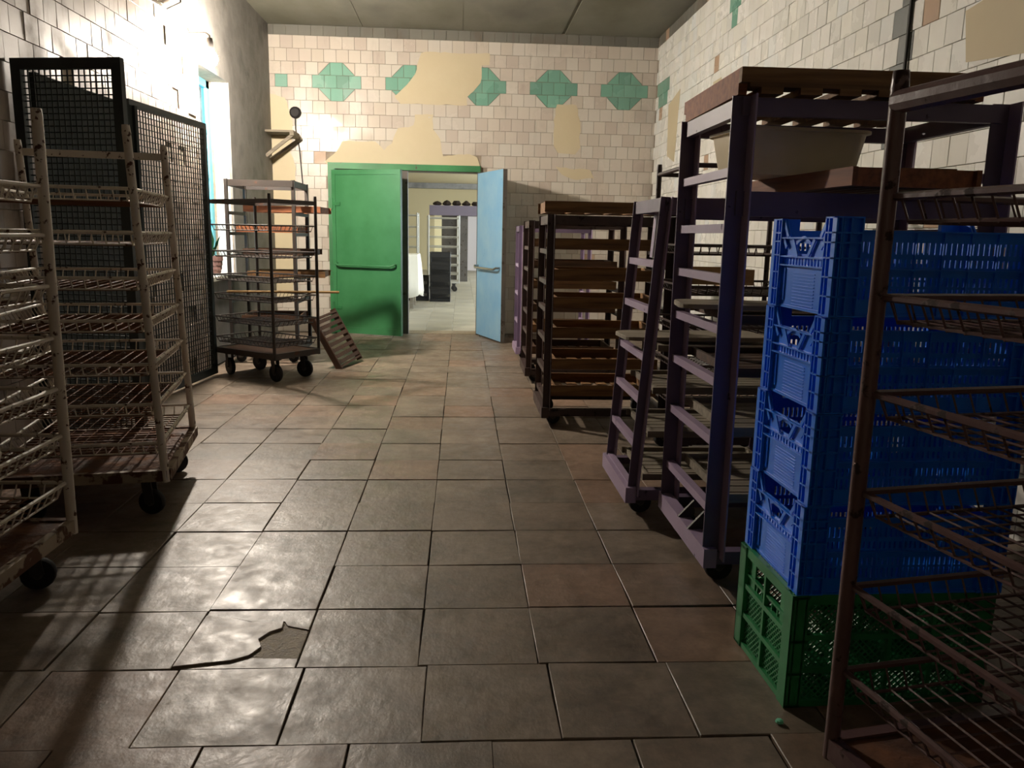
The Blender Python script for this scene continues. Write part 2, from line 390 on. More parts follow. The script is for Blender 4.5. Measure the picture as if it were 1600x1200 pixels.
items.sort(key=lambda t_: (vis(t_[0], t_[1]), t_[0]))
place_tiles(wall_right, items, ROTR, lambda u, v, d: Vector((XR-d, u, v)))
for p in patch_right:
    MB().prism([(-y, z) for y, z in p], 0, .0125, 0).build('plaster_patch', 'plaster_cream', wall_right, loc=(XR, 0, 0), rot=ROTR.to_euler())
# left wall layout: tiles to y = 7.72, plaster from there on
items = []
for k in range(-1, 24):
    zc = ZT-(k+.5)*.1535
    for j in range(0, 50):
        yc = 7.70-(j+.5+(.5 if k % 2 else 0))*TW
        if yc < .2 or zc < .06: continue
        mat = 'tile_left' if k >= 0 else 'tile_band'
        if random.random() < .05: continue
        items.append((yc, zc, tile_mesh(TW, .1535, mat)))
vis = lambda y, z: 0 if (in_view(XL, y, z) and z > 1.75) else 1
items.sort(key=lambda t_: (vis(t_[0], t_[1]), t_[0]))
place_tiles(wall_left, items, ROTL, lambda u, v, d: Vector((XL+d, u, v)), tilt=.005)
pl = MB().box(XL, XL+.014, 7.72, WY0, 0, ZC).box(XL, XL+.014, WY1, YB, 0, ZC).box(XL, XL+.014, WY0, WY1, 0, WZ0).box(XL, XL+.014, WY0, WY1, WZ1, ZC)
pl.build('plaster_coat', 'plaster_grey', wall_left)
# white tiles in the far window reveal
for k in range(13):
    for j in range(1):
        z = WZ0+(k+.5)*.15
        link('wall_tile', tile_mesh(TW, .15, 'tile_right'), wall_left, (XL-.085, WY1-.001, z), ROTB.to_euler())

# --- floor tiles
fw_, fd_ = .375, .38
FX0, FY0 = -.1238, 1.8908
def slab_mesh(i, w, d):
    def mk():
        rr = random.Random(i); a, b = w/2-.0018, d/2-.0018; j = lambda: rr.uniform(-.0016, .0012)
        poly = [(-a+j(), -b+j()), (j(), -b+j()), (a+j(), -b+j()), (a+j(), j()), (a+j(), b+j()), (j(), b+j()), (-a+j(), b+j()), (-a+j(), j())]
        return MB().prism(poly, -.03, 0, .0018).mesh('floor_tile', 'floor_stone')
    return cached(('slab', i, w, d), mk)
fl_items = []
for r in range(-11, 23):
    yc = FY0+(r+.5)*fd_
    sh = {0: .028, -1: .215}.get(r, .0) if r >= -1 else .1*(r % 3)
    for c in range(-7, 8):
        xc = FX0+(c+.5)*fw_+sh
        if xc-fw_/2 > XR or xc+fw_/2 < XL: continue
        x0, x1 = max(xc-fw_/2, XL), min(xc+fw_/2, XR)
        if x1-x0 < .06: continue
        fl_items.append((r, c, (x0+x1)/2, yc, x1-x0))
fl_items.sort(key=lambda t_: (0 if in_view(t_[2], t_[3], 0, 60) else 1, t_[3]))
rest = MB(); rf = random.Random(11)
for i, (r, c, xc, yc, w) in enumerate(fl_items):
    if (r, c) == (1, -2): continue
    me = slab_mesh(rf.randrange(5), round(w, 3), fd_)
    p = Vector((xc+rf.uniform(-.002, .002), yc+rf.uniform(-.003, .003), rf.uniform(-.003, .002))); e = (rf.gauss(0, .0035), rf.gauss(0, .0035), rf.gauss(0, .004))
    if i < 300: link('floor_tile', me, floor, p, e)
    else:
        from mathutils import Euler
        m4 = Matrix.Translation(p) @ Euler(e).to_matrix().to_4x4()
        rest._add([m4 @ q.co for q in me.vertices], [tuple(pl_.vertices) for pl_ in me.polygons])
o = rest.build('tile_field', 'floor_stone', floor); o['kind'] = 'stuff'
# the broken tile: a large piece, a strip, a corner and bare screed in the hollow between
bx, by = FX0+(-2+.5)*fw_, FY0+1.5*fd_
ctr = (bx, by, 0)
big = [(-.185, -.183), (-.02, -.152), (.03, -.123), (.055, -.07), (.035, -.02), (.06, .03), (.095, .055), (.09, .10), (-.02, .10), (-.10, .135), (-.185, .15)]
strip = [(-.185, -.187), (.185, -.187), (.185, -.135), (.09, -.13), (.035, -.125), (-.02, -.155)]
back = [(-.185, .155), (-.10, .14), (-.02, .105), (.095, .105), (.11, .075), (.185, .045), (.185, .187), (-.185, .187)]
for nm, p, z in (('floor_tile', big, .003), ('floor_tile', strip, -.004), ('floor_tile', back, -.001)):
    MB().prism(p, -.03, z, .002).build(nm, 'floor_stone', floor, loc=ctr)
MB().prism([(-.184, -.186), (.184, -.186), (.184, .186), (-.184, .186)], -.03, -.0045, .002).build('bare_screed', 'screed', floor, loc=ctr)

# --- hall beyond the door
hf = MB().box(HX0-.2, HX1+.2, YB+.35, YH+.3, -.12, -.012).build('floor', 'floor_grout'); tag(hf, 'pale lit tile floor of the hall beyond the doorway', 'floor', kind='structure')
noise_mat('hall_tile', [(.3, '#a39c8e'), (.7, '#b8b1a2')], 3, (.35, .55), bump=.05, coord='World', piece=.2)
hr = MB()
for r in range(0, 51):
    for c in range(-6, 7):
        xc, yc = FX0+(c+.5)*fw_, YB+.02+(r+.5)*fd_
        me = slab_mesh(0, .375, fd_)
        hr._add([(q.co.x+xc, q.co.y+yc, q.co.z+rf.uniform(-.002, .001)) for q in me.vertices], [tuple(pl_.vertices) for pl_ in me.polygons])
o = hr.build('tile_field', 'hall_tile', hf); o['kind'] = 'stuff'
hc = MB().box(HX0, HX1, YB+.35, YH+.3, HZ, HZ+.2).build('ceiling', 'wall_cream'); tag(hc, 'stained light ceiling of the hall beyond the doorway', 'ceiling', kind='structure')
hb = MB().box(HX0, HX1, YH, YH+.3, 0, HZ).build('wall_back', 'wall_cream'); tag(hb, 'cream far wall of the hall beyond the doorway', 'wall', kind='structure')
hl = MB().box(HX0-.2, HX0, YB+.35, YH+.3, 0, HZ).build('wall_left', 'wall_cream'); tag(hl, 'cream side wall of the hall left of the doorway', 'wall', kind='structure')
hrw = MB().box(HX1, HX1+.2, YB+.35, YH+.3, 0, .8).box(HX1, HX1+.2, YB+.35, YH+.3, 2.85, HZ)
for a, b in ((YB+.35, 11.5), (17.5, 19.0), (27.0, YH+.3)): hrw.box(HX1, HX1+.2, a, b, .8, 2.85)
o = hrw.build('wall_right', 'wall_cream'); tag(o, 'cream side wall with large windows in the hall', 'wall', kind='structure')
o = MB().box(HX0, HX1, 27.8, 28.1, 2.84, HZ-.005).build('trim_2', 'plaster_grey'); tag(o, 'dark beam under the ceiling of the far hall', 'beam', kind='structure')
o = MB().box(DX0, DX1, YB+.01, YB+.36, -.02, .004).build('trim_3', 'screed'); tag(o, 'worn threshold strip in the doorway', 'threshold', kind='structure')

# --- door frame and leaves
fr = empty('trim_1', (0, YB, 0), 0, 'green painted door frame around the double doorway', 'door frame', kind='structure')
MB().box(DX0-.05, DX1+.01, -.045, .06, DZ, DZ+.075).build('lintel', 'green_frame_paint', fr)
MB().box(DX0-.05, DX0+.035, -.045, .06, 0, DZ).build('jamb', 'green_frame_paint', fr)
MB().box(DX1-.03, DX1+.01, -.035, .06, 0, DZ).build('jamb', 'dark_grey_paint', fr)
MB().box(-.815, -.70, -.02, .10, 0, DZ).build('mullion', 'dark_grey_paint', fr)
def leaf(name, label, hinge, ang, w, h, mat, sgn, rail=True):
    """leaf along local +x (sgn 1) or -x (sgn -1) from the hinge, faces local -y"""
    d = empty(name, hinge, ang, label, 'door', kind='structure')
    X = lambda a, b: (min(sgn*a, sgn*b), max(sgn*a, sgn*b))
    MB().box(*X(0, w), -.02, .02, .02, h).build('leaf_panel', mat, d)
    for a, b, z0, z1 in ((0, w, h-.06, h), (0, w, .02, .10), (0, .05, .10, h-.06), (w-.05, w, .10, h-.06)):
        MB().box(*X(a, b), -.03, -.018, z0, z1).build('leaf_edge', mat, d)
    zz = .92; F_ = 1 if sgn > 0 else -1
    MB().tube([(sgn*.06, -.02*F_, zz), (sgn*.06, -.075*F_, zz), (sgn*.10, -.085*F_, zz-.02), (sgn*(w-.12), -.085*F_, zz-.02), (sgn*(w-.06), -.075*F_, zz), (sgn*(w-.06), -.02*F_, zz)], .014, 8).build('push_bar', mat if sgn > 0 else 'chrome', d, True)
    MB().box(*X(w, w+.010), -.03, .022, .02, h).build('leaf_edge', 'green_frame_paint' if sgn > 0 else 'dark_grey_paint', d)
    for z in (.35, h-.42):
        hh = MB().tube([(sgn*.0, -.03, z-.07), (sgn*.0, -.03, z+.07)], .016, 8).box(*X(.0, .12), -.036, -.03, z-.02, z+.02)
        hh.build('hinge', 'green_frame_paint' if sgn > 0 else mat, d)
    return d
leaf('door_1', 'green painted steel door leaf standing slightly ajar', (DX0+.01, YB-.05, 0), math.atan2(10.16-10.56, -.77-(-1.66))+R(2), .96, 2.09, 'green_door_paint', 1)
leaf('door_2', 'light blue painted door leaf swung wide open into the room', (DX1-.005, YB-.05, 0), math.atan2(9.72-10.55, .505-.22)+math.pi, .88, 2.09, 'blue_door_paint', -1)

# --- window
win = empty('window_1', (XL-.21, (WY0+WY1)/2, WZ0), 0, 'tall window with turquoise painted frame in a deep reveal', 'window', kind='structure')
ww, wh = WY1-WY0, WZ1-WZ0
def fbar(y0, y1, z0, z1, nm, d=.05): MB().box(-d/2, d/2, y0, y1, z0, z1).build(nm, 'window_blue_paint', win)
fbar(-ww/2, -ww/2+.07, 0, wh, 'window_frame'); fbar(ww/2-.09, ww/2, 0, wh, 'window_frame'); fbar(-ww/2, ww/2, 0, .07, 'window_frame'); fbar(-ww/2, ww/2, wh-.07, wh, 'window_frame')
fbar(-.035, .035, .07, wh-.07, 'mullion')
for z in (.55, 1.0, 1.45): fbar(-ww/2+.07, ww/2-.07, z-.02, z+.02, 'glazing_bar', .04)
for s in (-1, 1):
    for z0, z1 in ((.07, .53), (.57, .98), (1.02, 1.43), (1.47, wh-.07)):
        a, b = (.035, ww/2-.07) if s > 0 else (-ww/2+.07, -.035)
        MB().box(-.003, .003, a, b, z0, z1).build('pane', 'window_glass', win)
MB().box(.02, .25, -ww/2, ww/2, -.03, .012).build('window_sill', 'tile_right', win)

# ------------------------------------------------------------------ small wall things
lamp = empty('wall_lamp', LAMP_POS, 0, 'glaring bare bulb lamp on a bracket on the left wall by the window', 'lamp')
MB().lathe([(.004, -.085), (.034, -.078), (.054, -.055), (.062, -.024), (.057, .01), (.038, .042), (.024, .062), (.004, .067)], 20).build('bulb', 'bulb_glow', lamp, True)
MB().lathe([(.02, .062), (.03, .066), (.03, .12), (.024, .15), (.006, .155)], 14).build('socket', 'cable_black', lamp, True)
MB().tube([(0, 0, .14), (0, 0, .17), (-.03, 0, .19), (-.185, 0, .19)], .009, 8).lathe([(.04, -.19), (.04, -.18), (.012, -.175)], 12, 'x', (0, 0, .19)).build('bracket', 'dark_steel', lamp)
cb = MB().tube([(XL+.02, 6.0, 3.10), (XL+.03, 6.5, 3.02), (XL+.03, 7.0, 3.05), (XL+.03, 7.36, 3.20), (XL+.03, 7.38, 3.62)], .008, 6)
o = cb.build('power_cable', 'cable_black'); tag(o, 'black cable sagging along the tiles beside the glaring lamp', 'cable')
# corner shelf on brackets
sh = empty('bracket_shelf', (-2.06, 10.30, 2.50), 0, 'small grey board shelf on struts in the corner beside the window', 'shelf')
MB().box(-.34, .0, -.08, .28, .0, .025).build('shelf_board', 'wood_grey', sh)
MB().bar((-.345, -.03, -.28), (-.0, -.03, -.01), .03, .04).build('strut', 'wood_grey', sh)
MB().bar((-.345, .2, -.30), (.03, .26, -.03), .03, .04).build('strut', 'wood_grey', sh)
MB().bar((-.02, -.08, -.015), (-.02, .28, -.03), .05, .04).build('cross_piece', 'wood_grey', sh)
sk = empty('wall_socket', (-2.10, YB-.01, 2.78), 0, 'burnt black wall socket with a loose lead above the corner shelf', 'socket')
MB().lathe([(.075, 0), (.07, -.03), (.05, -.045), (.02, -.045)], 14, 'y').build('socket_body', 'rubber', sk)
MB().tube([(0, -.02, -.05), (.0, -.015, -.2), (.04, -.012, -.45), (.07, -.012, -.9)], .007, 6).build('lead', 'cable_black', sk)
# potted plant on the sill
pot = empty('potted_plant', (-2.515, 8.31, WZ0+.012), 0, 'small plant in a ribbed clay pot on the window sill', 'plant')
MB().lathe([(.06, 0), (.075, .03), (.075, .045), (.085, .06), (.085, .09), (.092, .10), (.092, .14), (.098, .145), (.098, .19), (.088, .19), (.08, .16)], 16).build('pot', 'pot_clay', pot)
MB().lathe([(.084, .15), (.03, .165)], 12).build('soil', 'soil', pot)
rp_ = random.Random(5)
for i in range(9):
    a = rp_.uniform(0, 6.28); L = rp_.uniform(.10, .30); tip = Vector((math.cos(a)*L*.45, math.sin(a)*L*.45, .17+L)); b0 = Vector((0, 0, .16)); mid = b0.lerp(tip, .55)+Vector((0, 0, .03)); side = Vector((-math.sin(a), math.cos(a), 0))*.022
    m = MB()._add([b0, mid-side, mid+side, tip, mid+Vector((0, 0, -.004))], [(0, 1, 4), (0, 4, 2), (1, 3, 4), (4, 3, 2)]); m.build('leaf', 'leaf_green', pot)

# ------------------------------------------------------------------ racks
def caster_parts(root, x, y, z_top, r=.06, steel='dark_steel', yaw=0, wheelmat='rubber'):
    def mk():
        wh = MB().lathe([(r*.35, -.018), (r*.92, -.018), (r, -.010), (r, .010), (r*.92, .018), (r*.35, .018)], 18, 'y', (0, 0, r))
        return wh.mesh('wheel', wheelmat, True)
    def mf():
        f = MB(); 
        for s in (-1, 1): f.bar((0, s*.026, r), (-.012, s*.026, z_top-.02), .045, .006, (0, 1, 0))
        f.box(-.045, .035, -.035, .035, z_top-.026, z_top-.004); f.tube([(0, -.03, r), (0, .03, r)], .009, 8)
        return f.mesh('fork', steel)
    def mh(): return MB().lathe([(r*.3, -.021), (r*.3, .021)], 12, 'y', (0, 0, r)).mesh('hub', 'wheel_grey')
    c = link('caster', cached(('fork', r, round(z_top, 3), steel), mf), root, (x, y, 0), (0, 0, yaw))
    w = link('wheel', cached(('wheel', r, wheelmat), mk), c); link('hub', cached(('hub', r), mh), c)
def wire_shelf_mesh(w, d, mat, drop=.05, pitch=.052, rod=.007, wire=.0032, inset=.0):
    def mk():
        m = MB(); a, b = w/2, d/2
        for p, q in (((-a, -b, 0), (a, -b, 0)), ((a, -b, 0), (a, b, 0)), ((a, b, 0), (-a, b, 0)), ((-a, b, 0), (-a, -b, 0))): m.tube([p, q], rod, 6)
        a2, b2 = a-.025, b-.025
        for p, q in (((-a2, -b2, -drop), (a2, -b2, -drop)), ((a2, -b2, -drop), (a2, b2, -drop)), ((a2, b2, -drop), (-a2, b2, -drop)), ((-a2, b2, -drop), (-a2, -b2, -drop))): m.tube([p, q], wire*1.3, 5)
        n = max(3, round(2*a2/pitch)); 
        for i in range(n+1):
            x = -a2+2*a2*i/n; m.tube([(x, -b, 0), (x, -b2, -drop)], wire, 4); m.tube([(x, b2, -drop), (x, b, 0)], wire, 4)
        n = max(3, round(2*b2/pitch))
        for i in range(n+1):
            y = -b2+2*b2*i/n; m.tube([(-a, y, 0), (-a2, y, -drop)], wire, 4); m.tube([(a2, y, -drop), (a, y, 0)], wire, 4)
        return m.mesh('wire_shelf', mat)
    return cached(('wshelf', round(w, 3), round(d, 3), mat, drop, pitch), mk)
def wire_grid_mesh(w, d, mat, drop, pitch, wire):
    def mk():
        m = MB(); a2, b2 = w/2-.025, d/2-.025
        n = max(3, round(2*a2/pitch))
        for i in range(n+1): x = -a2+2*a2*i/n; m.tube([(x, -b2, -drop), (x, b2, -drop)], wire, 4)
        n = max(3, round(2*b2/pitch))
        for i in range(n+1): y = -b2+2*b2*i/n; m.tube([(-a2, y, -drop-wire), (a2, y, -drop-wire)], wire, 4)
        return m.mesh('wire_grid', mat)
    return cached(('wgrid', round(w, 3), round(d, 3), mat, drop, pitch), mk)
def tube_rack(name, label, c, rz, w, d, h, zbase, shelves, mat, deckmat, group, pr=.017, top='none', drop=.05, pitch=.052, rod=.007, wire=.0032, cast=.06, deck=True, flat_top=False, casters=True, lean=0.0, trail=None, gridmat=None):
    root = empty(name, (c[0], c[1], 0), rz, label, 'rack', group)
    a, b = w/2, d/2
    post = cached(('post', h, zbase, pr, mat), lambda: MB().tube([(0, 0, zbase-.03), (0, 0, h-.04), (0, 0, h-.035), (0, 0, h)], [pr, pr, pr*1.05, pr*.9], 10).mesh('post', mat, True))
    for x in (-a, a):
        for y in (-b, b): link('post', post, root, (x-lean*zbase*0, y, 0), (0, math.atan(lean), 0))
    for z in shelves: so = link('wire_shelf', wire_shelf_mesh(w-.01, d-.01, mat, drop, pitch, rod, wire), root, (lean*z, 0, z)); link('wire_grid', wire_grid_mesh(w-.01, d-.01, gridmat or mat, drop, pitch, wire), so)
    for p, q in (((-a, -b, zbase), (a, -b, zbase)), ((-a, b, zbase), (a, b, zbase)), ((-a, -b, zbase), (-a, b, zbase)), ((a, -b, zbase), (a, b, zbase))):
        MB().bar(p, q, .03, .05).build('base_rail', 'rusty_cream' if mat == 'cream_paint' else mat, root)
    if deck: MB().box(-a+.01, a-.01, -b+.01, b-.01, zbase-.005, zbase+.018).build('deck', deckmat, root)
    zt = h-.06
    rails = {'none': [], 'back': [((-a, b, zt), (a, b, zt))], 'front': [((-a, -b, zt), (a, -b, zt))], 'sides': [((-a, -b, zt), (-a, b, zt)), ((a, -b, zt), (a, b, zt))], 'all': [((-a, -b, zt), (a, -b, zt)), ((-a, b, zt), (a, b, zt)), ((-a, -b, zt), (-a, b, zt)), ((a, -b, zt), (a, b, zt))]}[top]
    for p, q in rails:
        (MB().bar(p, q, .012, .035) if flat_top else MB().tube([p, q], trail or pr*.8, 10)).build('top_rail', mat, root, loc=(lean*zt, 0, 0))
    if casters:
        for x in (-a+.09, a-.09):
            for y in (-b+.09, b-.09): caster_parts(root, x, y, zbase-.02, cast, 'dark_steel', .3*x+y)
    return root
def wood_tray(label, c, z, rz, w, d, h=.07, mat='wood_brown', slats=7, group=None, along='x', tilt=None, name='wooden_tray', t=.014, cat='tray', smat=None, gap=.35):
    """shallow tray: long boards front and back, end boards, slatted bottom"""
    root = empty(name, (c[0], c[1], z), rz, label, cat, group, rot=tilt)
    key = (round(w, 3), round(d, 3), h, mat, slats, along, t)
    fb = cached(('fb',)+key, lambda: MB().box(-w/2, w/2, -t/2, t/2, 0, h).mesh('board', mat))
    eb = cached(('eb',)+key, lambda: MB().box(-t/2, t/2, -d/2+t, d/2-t, .0, h).mesh('end_board', mat))
    for y in (-d/2+t/2, d/2-t/2): link('board', fb, root, (0, y, 0))
    for x in (-w/2+t*1.6, w/2-t*1.6): link('end_board', eb, root, (x, 0, 0))
    sm = smat or mat
    if along == 'x':
        pw = (d-2*t)/slats; me = cached(('sl',)+key+(sm,), lambda: MB().box(-w/2+t*2.1, w/2-t*2.1, -pw*(1-gap)/2, pw*(1-gap)/2, .002, .012).mesh('slat', sm))
        for i in range(slats): link('slat', me, root, (0, -d/2+t+(i+.5)*pw, 0))
    else:
        pw = (w-4.2*t)/slats; me = cached(('sl',)+key+(sm,), lambda: MB().box(-pw*(1-gap)/2, pw*(1-gap)/2, -d/2+t, d/2-t, .002, .012).mesh('slat', sm))
        for i in range(slats): link('slat', me, root, (-w/2+2.1*t+(i+.5)*pw, 0, 0))
    return root

# left foreground racks
tube_rack('bread_rack', 'cream rusty wire bread rack cut off by the left edge, nearest on the left', (-1.454-.36, 2.933-.34), 0, .72, .68, 1.71, .21,
          [.38, .56, .735, .92, 1.106, 1.283, 1.45], 'cream_paint', 'rust_deck', 'bread racks', gridmat='rust_deck', pr=.0185, drop=.052, pitch=.05, rod=.0075)
tube_rack('bread_rack', 'cream rusty wire bread rack in front of the dark mesh screen', (-1.739, 3.93), R(10), .68, .85, 1.74, .21,
          [.36, .54, .721, .915, 1.10, 1.292, 1.478], 'cream_paint', 'rust_deck', 'bread racks', gridmat='rust_deck', lean=-.045, pr=.018, top='back', flat_top=True, drop=.05, pitch=.05, rod=.0075)
# dark cart with wire trays beside the window
tube_rack('wire_cart', 'dark steel wire-tray cart on casters below the window', (-1.775, 7.34), R(-35.7), .79, .52, 1.62, .24,
          [.36, .545, .75, .92, 1.13, 1.36], 'dark_steel', 'wood_dark', None, pr=.014, top='all', flat_top=True, drop=.045, pitch=.05, rod=.006, cast=.08)
# mesh screens
def mesh_screen(name, label, p0, p1, z0, z1, cell, wire, fw=.05, group=None):
    p0, p1 = Vector((*p0, 0)), Vector((*p1, 0)); L = (p1-p0).length; ang = math.atan2(p1.y-p0.y, p1.x-p0.x)
    root = empty(name, (p0.x, p0.y, 0), ang, label, 'screen', group)
    for a, b, c, d in ((0, fw, z0, z1), (L-fw, L, z0, z1), (fw, L-fw, z1-fw, z1), (fw, L-fw, z0, z0+fw*1.3)):
        MB().box(a, b, -.018, .018, c, d).build('frame_bar', 'black_green_paint', root)
    m = MB(); n = int((L-2*fw)/cell); k = int((z1-z0-2*fw)/cell)
    for i in range(1, n): x = fw+(L-2*fw)*i/n; m.bar((x, 0, z0+fw), (x, 0, z1-fw), wire, wire, (0, 1, 0))
    for j in range(1, k): z = z0+fw+(z1-z0-2*fw)*j/k; m.bar((fw, .003, z), (L-fw, .003, z), wire, wire)
    m.build('wire_mesh', 'black_green_paint', root); return root
mesh_screen('mesh_screen', 'tall dark steel mesh screen standing behind the cream rack', (-2.405, 4.64), (-1.785, 4.52), .05, 2.19, .032, .006, .055, 'dark mesh screens')
mesh_screen('mesh_screen', 'dark framed mesh panel leaning along the tiles under the lamp', (-2.365, 6.02), (-2.225, 7.29), .03, 2.21, .042, .0068, .05, 'dark mesh screens')
o = MB().box(-.012, .012, 0, 1.18, .04, 2.15).box(.012, .03, 0, .04, .04, 2.15).box(.012, .03, 1.14, 1.18, .04, 2.15)
o = o.build('steel_sheet', 'steel_sheet', None, loc=(-2.385, 4.78, 0), rot=(0, 0, R(-4.2))); tag(o, 'dark green steel sheet standing along the left wall behind the mesh', 'panel')

# angle iron post and frame rack
def angle_mesh(h, f, t, mat, sx, sy, fmat):
    """L post: one flange in the x plane (frontal), one running to -y at the sx side"""
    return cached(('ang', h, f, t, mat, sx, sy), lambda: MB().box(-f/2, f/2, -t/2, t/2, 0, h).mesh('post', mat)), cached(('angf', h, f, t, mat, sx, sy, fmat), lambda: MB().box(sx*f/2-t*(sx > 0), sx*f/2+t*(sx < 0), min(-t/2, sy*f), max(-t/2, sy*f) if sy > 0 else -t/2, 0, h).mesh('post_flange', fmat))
def frame_rack(name, label, x0, x1, y0, y1, h, z0, runners, mat, rmat, group, f=.05, beams=True, cast=.05, foot=True, rz=0, shear=0.0):
    cx, cy = (x0+x1)/2, (y0+y1)/2; a, b = (x1-x0)/2, (y1-y0)/2
    root = empty(name, (cx, cy, 0), rz, label, 'rack', group)
    for sx in (-1, 1):
        for sy in (-1, 1):
            pm, fm = angle_mesh(h-z0, f, .006, mat, 1, -1, rmat); o_ = link('post', pm, root, (sx*a, sy*b, z0)); link('post_flange', fm, o_)  # on purple racks the lighter flange colour paints in the lit strip
            if shear: o_.rotation_euler = (0, math.atan(shear), 0)
    X = lambda z: shear*(z-z0)
    for z in runners:
        for sx in (-1, 1):
            MB().bar((sx*a+X(z), -b, z), (sx*a+X(z), b, z), .032, .032).build('runner', rmat, root)
    if beams:
        for sy in (-1, 1):
            MB().bar((-a+X(h), sy*b, h-.035), (a+X(h), sy*b, h-.035), .03, .06).build('top_beam', mat, root)
        for sx in (-1, 1): MB().bar((sx*a+X(h), -b, h-.035), (sx*a+X(h), b, h-.035), .03, .06).build('top_beam', mat, root)
    for sx in (-1, 1):
        MB().bar((sx*a-.01, -b-.03, z0), (sx*a-.01, b+.03, z0), .05, .075).build('base_rail', rmat if foot else mat, root)
    for sy in (-1, 1): MB().bar((-a, sy*b, z0), (a, sy*b, z0), .05, .05).build('base_rail', mat, root)
    for sx in (-1, 1):
        for sy in (-1, 1): caster_parts(root, sx*(a-.06), sy*(b-.08), z0+.0, min(cast, z0*.5), 'dark_steel', 0)
    return root
ORD = ['topmost', 'second', 'third', 'fourth', 'fifth', 'sixth', 'lowest']
# rack with brown trays by the aisle, and its twin behind
frame_rack('tray_rack', 'dark brown rack full of wooden trays at the right of the aisle', .60, 1.42, 5.42, 6.0, 1.46, .10, [.19, .38, .60, .81, 1.0, 1.21], 'brown_paint', 'brown_paint', 'wooden tray racks')
for i, z in enumerate((1.475, 1.228, 1.018, .828, .618, .398, .208)):
    wood_tray(f'{ORD[i]} brown wooden tray on the dark brown rack beside the aisle', (1.01, 5.725), z, R(random.uniform(-.4, .4)), .752 if i else .9, .53, .075, 'wood_brown', 6, 'wooden trays on the aisle rack', 'y', t=.016)
frame_rack('tray_rack', 'dark brown rack with wooden trays standing farther back near the blue door', .615, 1.43, 7.10, 7.68, 1.45, .10, [.24, .44, .625, .835, 1.015, 1.205], 'brown_paint', 'brown_paint', 'wooden tray racks')
for i, z in enumerate((1.222, 1.032, .852, .642, .457, .257)):
    wood_tray(f'{ORD[i] if i < 5 else "lowest"} wooden tray on the brown rack nearest the blue door', (1.0225, 7.40), z, R(random.uniform(-.4, .4)), .748, .53, .07, 'wood_dark' if i % 2 else 'wood_brown', 6, 'wooden trays on the far rack', 'y', t=.016)
# narrow purple frame behind them
frame_rack('purple_rack', 'narrow purple rack farthest back, partly hidden by the tray racks', .62, 1.35, 8.45, 8.95, 1.42, .10, [.4, .7, 1.0], 'purple_paint', 'lilac_and_lit_strip', 'purple racks', f=.04)
# leaning purple frame
fr1 = frame_rack('purple_rack', 'lilac purple rack leaning to the right with a plate at its top', 0.815, 1.60, 3.57, 4.13, 1.50, .12, [.15, .36, .57, .77, .99, 1.20], 'purple_paint', 'lilac_and_lit_strip', 'purple racks', f=.045, cast=.055, shear=.065)
MB().box(-.005, .005, -.02, .10, 1.22, 1.49).build('end_plate', 'lilac_and_lit_strip', fr1, loc=(-.3925+.085, .17, 0), rot=(0, R(3.7), 0))
for z, nm in ((.18, 'lowest'), (.39, 'third'), (.60, 'second'), (.80, 'topmost')):
    wood_tray(f'{nm} grey slatted tray in the leaning lilac rack', (1.2075+.065*z, 3.84), z, 0, .70, .50, .03, 'wood_grey', 7, 'grey slatted trays in the leaning rack', 'x', t=.014, gap=.2)
def plank(label, c, z, rz, L, w):
    r = .07; pts = []
    for cx, cy, a0 in ((L/2-r*.2, w/2-r*.2, 0), (-L/2+r, w/2-r, 90), (-L/2+r, -w/2+r, 180), (L/2-r*.2, -w/2+r*.2, 270)):
        q = r if cx < 0 else r*.2
        for i in range(6): a = R(a0+18*i); pts.append((cx+q*math.cos(a), cy+q*math.sin(a)))
    o_ = MB().prism(pts, 0, .018, .003).build('bread_board', 'wood_grey', None, loc=(c[0], c[1], z), rot=(0, 0, rz)); tag(o_, label, 'board', 'rounded boards'); return o_
plank('rounded grey board jutting left out of the leaning lilac rack', (1.14, 3.86), .834, R(3), .72, .30)
# big purple rack
FX, FX1, FYa, FYb, FH = .955, 1.885, 2.80, 3.44, 1.80
big = frame_rack('purple_rack', 'large dark purple angle iron rack carrying a white tub and wooden trays', FX, FX1, FYa, FYb, FH, .13, [.31, .57, .795, .99, 1.175, 1.355, 1.55], 'purple_paint', 'lilac_and_lit_strip', 'purple racks', f=.066, cast=.055)
for sy, nm in ((-1, 'cross_beam'), (1, 'cross_beam')):
    MB().bar((-.465, sy*.32, 1.44), (.465, sy*.32, 1.44), .03, .085).build(nm, 'purple_paint', big)
for y in (-.14, .0):
    m = MB()._add([(-.505, y, .168), (-.505, y+.014, .168), (-.44, y, .24), (-.44, y+.014, .24), (-.44, y, .168), (-.44, y+.014, .168)], [(0, 4, 2), (1, 3, 5), (0, 2, 3, 1), (2, 4, 5, 3), (0, 1, 5, 4)]); m.build('gusset', 'dark_steel', big)
pt = empty('pallet_tray', ((FX+FX1)/2-.05, 3.12, 1.8015), R(-1), 'slatted wooden pallet tray lying on top of the large purple rack', 'tray')
for y in (-.375, .345): MB().box(-.43, .43, y, y+.03, .036, .085).build('board', 'wood_brown' if y < 0 else 'wood_orange', pt)
for x in (-.43, .40): MB().box(x, x+.03, -.345, .345, .0, .085).build('end_board', 'wood_orange', pt)
for y in (-.375, -.05, .28): MB().box(-.40, .40, y, y+.09, .022, .036).build('deck_board', 'wood_brown', pt)
for i in range(6): MB().box(-.36+.135*i, -.285+.135*i, -.375, .375, .0, .022).build('slat', 'wood_brown', pt)
wood_tray('reddish wooden tray askew under the white tub in the purple rack', (1.46, 3.10), 1.4975, R(-86), 1.0, .46, .06, 'wood_orange', 6, None, 'x', t=.018, smat='wood_dark')
